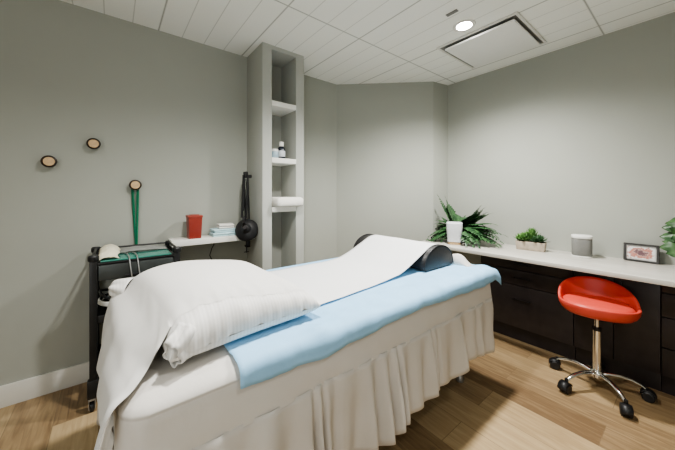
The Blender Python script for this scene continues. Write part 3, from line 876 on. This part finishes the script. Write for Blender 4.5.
# arching fronds: azimuth deg, elevation deg, length, droop
for az, el, L_, dp in ((195, 62, .42, .02), (200, 70, .36, .0), (170, 66, .33, .02), (185, 35, .34, .20), (215, 30, .36, .26), (230, 25, .33, .26), (195, 20, .36, .26), (250, 35, .24, .20),
                      (215, 50, .30, .12), (350, 45, .36, .16), (335, 32, .38, .20), (5, 38, .42, .22), (-5, 22, .44, .20), (325, 20, .38, .20), (310, 28, .34, .22), (345, 12, .42, .15),
                      (10, 55, .36, .12), (295, 45, .26, .16), (330, 55, .28, .08), (20, 30, .40, .18), (280, 28, .24, .20), (0, 8, .38, .12), (320, 8, .32, .12), (345, 28, .30, .12), (90, 60, .22, .05), (140, 60, .26, .05), (225, 40, .30, .22), (238, 32, .28, .22), (220, 15, .34, .24), (232, 50, .26, .16), (300, 50, .30, .2), (355, 30, .42, .2), (340, 40, .34, .2), (330, 40, .40, .24), (352, 5, .40, .1), (318, 35, .36, .22), (15, 20, .42, .14), (0, 50, .36, .04), (-10, 42, .38, .05), (10, 56, .34, .03), (-18, 50, .33, .05), (5, 44, .40, .08), (200, 35, .26, .10), (215, 42, .27, .10), (205, 50, .25, .05), (228, 22, .30, .2), (-12, 30, .42, .14), (352, 35, .44, .14)):
    frond(bm, fb, math.radians(az), math.radians(el), L_, dp, zmin=ZW)
for v in bm.verts: 
    v.co.x = max(v.co.x, -1.745+.02*math.sin(v.co.z*60)); v.co.y = min(v.co.y, YR-.01); v.co.z = max(v.co.z, ZW+.002)
    if abs(v.co.x-dx) < .085 and abs(v.co.y-dy) < .085 and v.co.z < ZW+.22: v.co.y = dy+.086
obj('foliage', bm, FERN, fern, smooth=True, angle=60)

# white diffuser with tan base
def rsq(bm, x, y, z0, z1, r, power=5, seg=48, bev=.006, sx=1, sy=1, rot=0):
    lathe(bm, [(0, z0), (r-bev, z0), (r-bev*.3, z0+bev*.3), (r, z0+bev), (r, z1-bev), (r-bev*.3, z1-bev*.3), (r-bev, z1), (0, z1)], T(x, y, 0) @ R(rot, 'Z'), seg=seg, power=power, sx=sx, sy=sy)
dx, dy = -1.455, 2.600
df = thing('aroma_diffuser', 'white ribbed square-sided diffuser with tan wooden base in front of the fern', 'diffuser', (dx, dy, ZW))
bm = bmesh.new(); rsq(bm, dx, dy, ZW, ZW+.026, .056, rot=.51); obj('base', bm, TAN, df)
bm = bmesh.new()
prof = [(0, ZW+.0262)]+[(.062+.0012*(k % 2)+.010*smooth01(k/20), ZW+.027+.178*k/26) for k in range(27)]+[(.066, ZW+.2105), (0, ZW+.2105)]
lathe(bm, prof, T(dx, dy, 0) @ R(.51, 'Z'), seg=48, power=5); obj('body', bm, CERAM, df, angle=50)

# succulent planter
pl = thing('succulent_planter', 'pale wooden trough planter of small green succulents on the worktop', 'planter', (-.885, 2.83, ZW))
RP = T(-.885, 2.83, 0) @ R(.12, 'Z')
bm = bmesh.new()
vs = bx(bm, -.108, .108, -.042, .042, ZW, ZW+.074, bev=.004)
for v in bm.verts:
    k = .93+.07*(v.co.z-ZW)/.074; v.co.x *= k; v.co.y *= k; v.co = RP @ v.co
obj('trough', bm, CRATE, pl)
bm = bmesh.new(); grid(bm, 14, 8, lambda u, v: RP @ Vector((-.100+.2*u, -.036+.072*v, ZW+.0745+.006*math.sin(PI*u)*math.sin(PI*v)+.003*nz(u*9, v*5, 0, 1)))); obj('soil', bm, SOIL, pl)
def rosette(c, R_, n, h, el0, m, wid=.4):
    R_ *= 1.22; h *= 1.15
    bm = bmesh.new()
    for k in range(n):
        a = k*2.399; q = k/n
        el = math.radians(el0*(1-q)+80*q)
        d = RP.to_3x3() @ Vector((math.cos(a)*math.cos(el), math.sin(a)*math.cos(el), math.sin(el)))
        nr = d.cross(Vector((-math.sin(a), math.cos(a), 0)))
        leaflet(bm, RP @ Vector((c[0], c[1], ZW+.076+h*q)), d, nr, R_*(1-.25*q), R_*wid, droop=.05)
    obj('succulent', bm, m, pl, angle=60, solid=.002)
rosette((-.080, 0), .050, 22, .020, 15, SUCC, .42); rosette((-.050, -.015), .052, 24, .030, 18, SUCC, .40); rosette((-.012, .008), .052, 20, .04, 25, SUCC, .3)
rosette((.005, .012), .085, 26, .045, 50, SUCC, .20); rosette((.035, -.012), .046, 20, .015, 10, FERN, .38); rosette((.072, 0), .055, 22, .012, 12, FERN, .26); rosette((-.03, .02), .06, 18, .03, 45, SUCC, .25); rosette((.055,.015), .05, 16, .02, 30, FERN, .3)

# grey speaker
sx_, sy_ = -.548, 2.845
sp = thing('smart_speaker', 'short grey mesh speaker with white top standing on the worktop', 'speaker', (sx_, sy_, ZW))
bm = bmesh.new(); rsq(bm, sx_, sy_, ZW, ZW+.012, .062, power=3.2, bev=.003, sx=1, sy=.95, rot=.3); obj('base', bm, SPKW, sp)
bm = bmesh.new(); rsq(bm, sx_, sy_, ZW+.0125, ZW+.142, .0605, power=3.2, bev=.003, sy=.95, rot=.3); obj('mesh_body', bm, SPKG, sp)
bm = bmesh.new(); rsq(bm, sx_, sy_, ZW+.1425, ZW+.166, .064, power=3.2, bev=.006, sy=.95, rot=.3); obj('top_cap', bm, SPKW, sp)

# framed picture
RF = T(-.243, 2.948, ZW) @ R(-.03, 'Z') @ R(math.radians(-5), 'X')
pf = thing('framed_picture', 'small charcoal framed picture with reddish print leaning near the right wall', 'picture frame', (-.243, 2.948, ZW))
W2, Hh, bo, dp = .087, .128, .013, .030
bm = bmesh.new()
for a in ((-W2, W2, -dp/2, dp/2, .002, bo), (-W2, W2, -dp/2, dp/2, Hh-bo, Hh), (-W2, -W2+bo, -dp/2, dp/2, bo, Hh-bo), (W2-bo, W2, -dp/2, dp/2, bo, Hh-bo)): bx(bm, *a, bev=.0015, M=RF)
bx(bm, -W2+bo, W2-bo, dp/2-.006, dp/2, bo, Hh-bo, M=RF)
obj('frame', bm, FRAMEB, pf)
def pic_plate(name, m, ins, yy):
    me = bmesh.new(); bx(me, -W2+bo+ins, W2-bo-ins, yy, yy+.002, bo+ins, Hh-bo-ins, M=RF); return obj(name, me, m, pf)
pic_plate('mount', MATW, .0005, -.004); pic_plate('print', PRINT, .006, -.0065)

# broad-leaved plant at the right edge
bp = thing('broad_leaf_plant', 'leafy green potted plant at the right end of the worktop in view', 'plant', (.005, 2.84, ZW))
bm = bmesh.new(); lathe(bm, [(0, ZW), (.045, ZW), (.05, ZW+.004), (.062, ZW+.10), (.058, ZW+.102), (.052, ZW+.09), (0, ZW+.088)], T(.005, 2.84, 0)); obj('pot', bm, CERAM, bp)
bm = bmesh.new()
def broad(base, tip, W_, roll=0):
    b, t = Vector(base), Vector(tip); d = t-b; L_ = d.length
    s0 = d.cross(Vector((0, 0, 1))).normalized(); nr = s0.cross(d).normalized()
    s0 = (s0*math.cos(roll)+nr*math.sin(roll)).normalized(); nr = s0.cross(d).normalized()
    def f(u, v):
        w = W_*math.sin(PI*min(1, .04+.96*u**.8))**.75*.5
        q = 2*v-1
        return b+d*u+s0*w*q+nr*(.10*L_*math.sin(PI*u)-.25*w*abs(q)+.006*math.sin(u*14)*abs(q))
    grid(bm, 12, 6, f)
rb = random.Random(5)
for k in range(34):
    a = rb.uniform(0, 2*PI); z0_ = ZW+rb.uniform(.09, .24); r_ = rb.uniform(.085, .15)
    b = Vector((.005+.02*math.cos(a), 2.84+.02*math.sin(a), z0_)); e_ = b+Vector((math.cos(a)*r_, math.sin(a)*r_*.8, rb.uniform(-.05, .075)))
    e_.y = min(e_.y, 2.97); broad(b, e_, rb.uniform(.06, .085), rb.uniform(.2, 1.0))
for k, (tx, ty, tz) in enumerate(((-.125, 2.80, 1.075), (-.14, 2.84, 1.045), (-.135, 2.86, 1.00), (-.15, 2.84, .985), (-.14, 2.88, .95), (-.15, 2.80, .92), (-.12, 2.78, .885), (-.10, 2.80, .98))):
    broad((.0, 2.84, tz+.005), (tx, ty, tz-.02), .095, 1.0 if k % 2 else .7)
obj('foliage', bm, BROAD, bp, angle=60)
bm = bmesh.new()
for k in range(5): tube(bm, [(.005+.01*math.cos(k), 2.84+.01*math.sin(k), ZW+.08), (.005+.022*math.cos(k*1.3), 2.84+.022*math.sin(k*1.3), ZW+.28)], .004, seg=6)
obj('stem', bm, BROAD, bp)

# ------------------------------------------------------------------ red stool
SX, SY = -.396, 2.445
st = thing('rolling_stool', 'red low-back swivel stool on a chrome five-star base with casters', 'stool', (SX, SY, 0))
seat_rot = math.radians(17)
def sxy(x, y): 
    c, s = math.cos(seat_rot), math.sin(seat_rot); return SX+x*c-y*s, SY+x*s+y*c
SW, SD, SZ = .193, .172, .525
def rim(a):         # outline: a=0 right, 90 back
    c, s = math.cos(a), math.sin(a)
    q = (abs(c)**2.3+abs(s)**2.3)**(-1/2.3)
    return SW*c*q, SD*s*q
def lift(a):        # height of the shell rim above the seat base
    s = math.sin(a); return .034+.116*max(0, (s+.06)/1.06)**.9
bm = bmesh.new(); N_ = 72; rings = []
for k, (f, zf) in enumerate(((.30, -.042), (.70, -.042), (.86, -.036), (.95, -.020), (1.0, .0), (1.015, .35), (1.025, .80), (1.02, .95), (1.0, 1.0), (.97, .985), (.945, .90), (.915, .5), (.89, .12), (.86, .02))):
    ring = []
    for i in range(N_):
        a = 2*PI*i/N_; x, y = rim(a); h = lift(a)
        tilt = .14*max(0, math.sin(a))*max(0, zf)*.25
        xx, yy = sxy(x*(f+tilt*.3), y*(f+tilt))
        z = SZ+(zf if zf < 0 else zf*h)
        ring.append(bm.verts.new((xx, yy, z)))
    rings.append(ring)
close_rings(bm, rings); bm.faces.new(rings[0]); bm.faces.new(rings[-1])
obj('seat_shell', bm, RED, st, angle=70)
bm = bmesh.new(); rings = []
for f, z in ((.885, .004), (.895, .014), (.89, .022), (.86, .029), (.78, .035), (.6, .038), (.3, .039), (.06, .039)):
    rings.append([bm.verts.new((*sxy(rim(2*PI*i/N_)[0]*f, rim(2*PI*i/N_)[1]*f-.004), SZ+z)) for i in range(N_)])
close_rings(bm, rings); bm.faces.new(rings[-1]); bm.faces.new(rings[0])
obj('seat_cushion', bm, RED, st, angle=70)
bm = bmesh.new(); tube(bm, [(*sxy(rim(2*PI*i/N_)[0]*.895, rim(2*PI*i/N_)[1]*.895-.004), SZ+.020) for i in range(N_+1)], .0028, seg=6, caps=False); obj('seat_piping', bm, REDD, st)
bm = bmesh.new(); lathe(bm, [(0, .46), (.055, .46), (.06, .465), (.06, .483), (0, .483)], T(SX, SY, 0)); obj('seat_plate', bm, BLACK, st)
bm = bmesh.new(); lathe(bm, [(0, .35), (.0135, .35), (.0135, .461), (0, .461)], T(SX, SY, 0), seg=24); obj('gas_stem', bm, CHROME, st)
bm = bmesh.new(); lathe(bm, [(0, .088), (.022, .088), (.0225, .10), (.0225, .375), (0, .375)], T(SX, SY, 0), seg=28); obj('column', bm, CHROME, st)
bm = bmesh.new(); lathe(bm, [(.014, .374), (.024, .374), (.024, .390), (.019, .396), (.014, .396)], T(SX, SY, 0), seg=28); obj('collar', bm, BLKPL, st)
bm = bmesh.new(); lathe(bm, [(0, .072), (.026, .072), (.034, .080), (.034, .112), (.027, .122), (0, .122)], T(SX, SY, 0), seg=28); obj('hub', bm, CHROME, st)
LR = .225
for k in range(5):
    a = math.radians(168+72*k); c, s = math.cos(a), math.sin(a)
    bm = bmesh.new()
    pts = [(SX+c*r_, SY+s*r_, z) for r_, z in ((.02, .098), (.06, .107), (.11, .110), (.16, .102), (.20, .086), (.222, .070))]
    tube(bm, pts, [.015, .0145, .0135, .0125, .0115, .0110], seg=12, flat=.8)
    obj('leg', bm, CHROME, st)
    wx, wy = SX+c*LR, SY+s*LR
    ca = thing('caster', None, None, (0, 0, 0)); ca.parent = st; ca.location = Vector((wx, wy, 0))-st.location
    sw = a+[.5, .2, -.5, -.35, .8][k]; cs, ss = math.cos(sw), math.sin(sw)
    ox, oy = wx+cs*.012, wy+ss*.012
    for q in (-1, 1):
        bm = bmesh.new(); Mw = aim((ox-ss*q*.0155, oy+cs*q*.0155, .030), (-ss, cs, 0))
        lathe(bm, [(0, -.011), (.023, -.011), (.0297, -.006), (.030, 0), (.0297, .006), (.023, .011), (0, .011)], Mw, seg=24)
        obj('wheel', bm, BLKPL, ca)
    bm = bmesh.new()
    Mh = T(ox, oy, .030) @ R(sw, 'Z')
    # curved hood between the wheels plus the swivel neck
    for j in range(10):
        a0, a1 = math.radians(-10+17*j), math.radians(-10+17*(j+1))
        vv = []
        for yv in (-.024, .024):
            for aa in (a0, a1):
                vv.append(bm.verts.new(Mh @ Vector((.0335*math.cos(aa), yv, .0335*math.sin(aa)))))
        bm.faces.new((vv[0], vv[1], vv[3], vv[2]))
    bmesh.ops.remove_doubles(bm, verts=bm.verts[:], dist=.0002)
    obj('hood', bm, BLKPL, ca, solid=.003)
    bm = bmesh.new(); tube(bm, [(wx, wy, .052), (wx, wy, .084)], .0095, seg=12); obj('swivel_pin', bm, BLKPL, ca)

# ------------------------------------------------------------------ lights
EX = 1.75
def spot(loc, e, ang=150, blend=.9, size=.06, col=(1, .98, .94)):
    l = bpy.data.lights.new('downlight_lamp', 'SPOT'); l.energy = e*EX; l.spot_size = math.radians(ang); l.spot_blend = blend; l.shadow_soft_size = size; l.color = col
    o = bpy.data.objects.new('downlight_lamp', l); COL.objects.link(o); o.location = loc
spot((-1.06, 2.03, ZC-.045), 82)
spot((-1.06, .60, ZC-.03), 54)
spot((-1.06, -.85, ZC-.03), 11)
spot((.45, .6, ZC-.03), 11)
al = bpy.data.lights.new('added_fill_light', 'AREA'); al.shape = 'RECTANGLE'; al.size = 1.6; al.size_y = 2.0; al.energy = 17; al.color = (.97, .99, 1)  # soft area lamp added as fill from behind the camera
ao = bpy.data.objects.new('added_fill_light', al); COL.objects.link(ao); ao.location = (1.0, -1.2, 1.4)
ao.rotation_euler = (Vector((-1.3, 1.2, .9))-Vector(ao.location)).to_track_quat('-Z', 'Y').to_euler()
w = bpy.data.worlds.new('World'); S.world = w; w.use_nodes = True
w.node_tree.nodes['Background'].inputs[0].default_value = (.9, .95, 1, 1); w.node_tree.nodes['Background'].inputs[1].default_value = .3
S.view_settings.view_transform = 'AgX'
S.view_settings.look = 'AgX - Medium High Contrast'
S.view_settings.exposure = 0.68
S.cycles.max_bounces = 10; S.cycles.diffuse_bounces = 6

# ------------------------------------------------------------------ camera (level, lens shifted down)
cam = bpy.data.cameras.new('Camera'); co = bpy.data.objects.new('Camera', cam); COL.objects.link(co)
cam.sensor_width = 36; cam.lens = 284/675*36; cam.shift_y = -31/675; cam.clip_start = .02
co.location = (0, 0, 1.25); co.rotation_euler = (PI/2, 0, math.radians(51.6))
S.camera = co
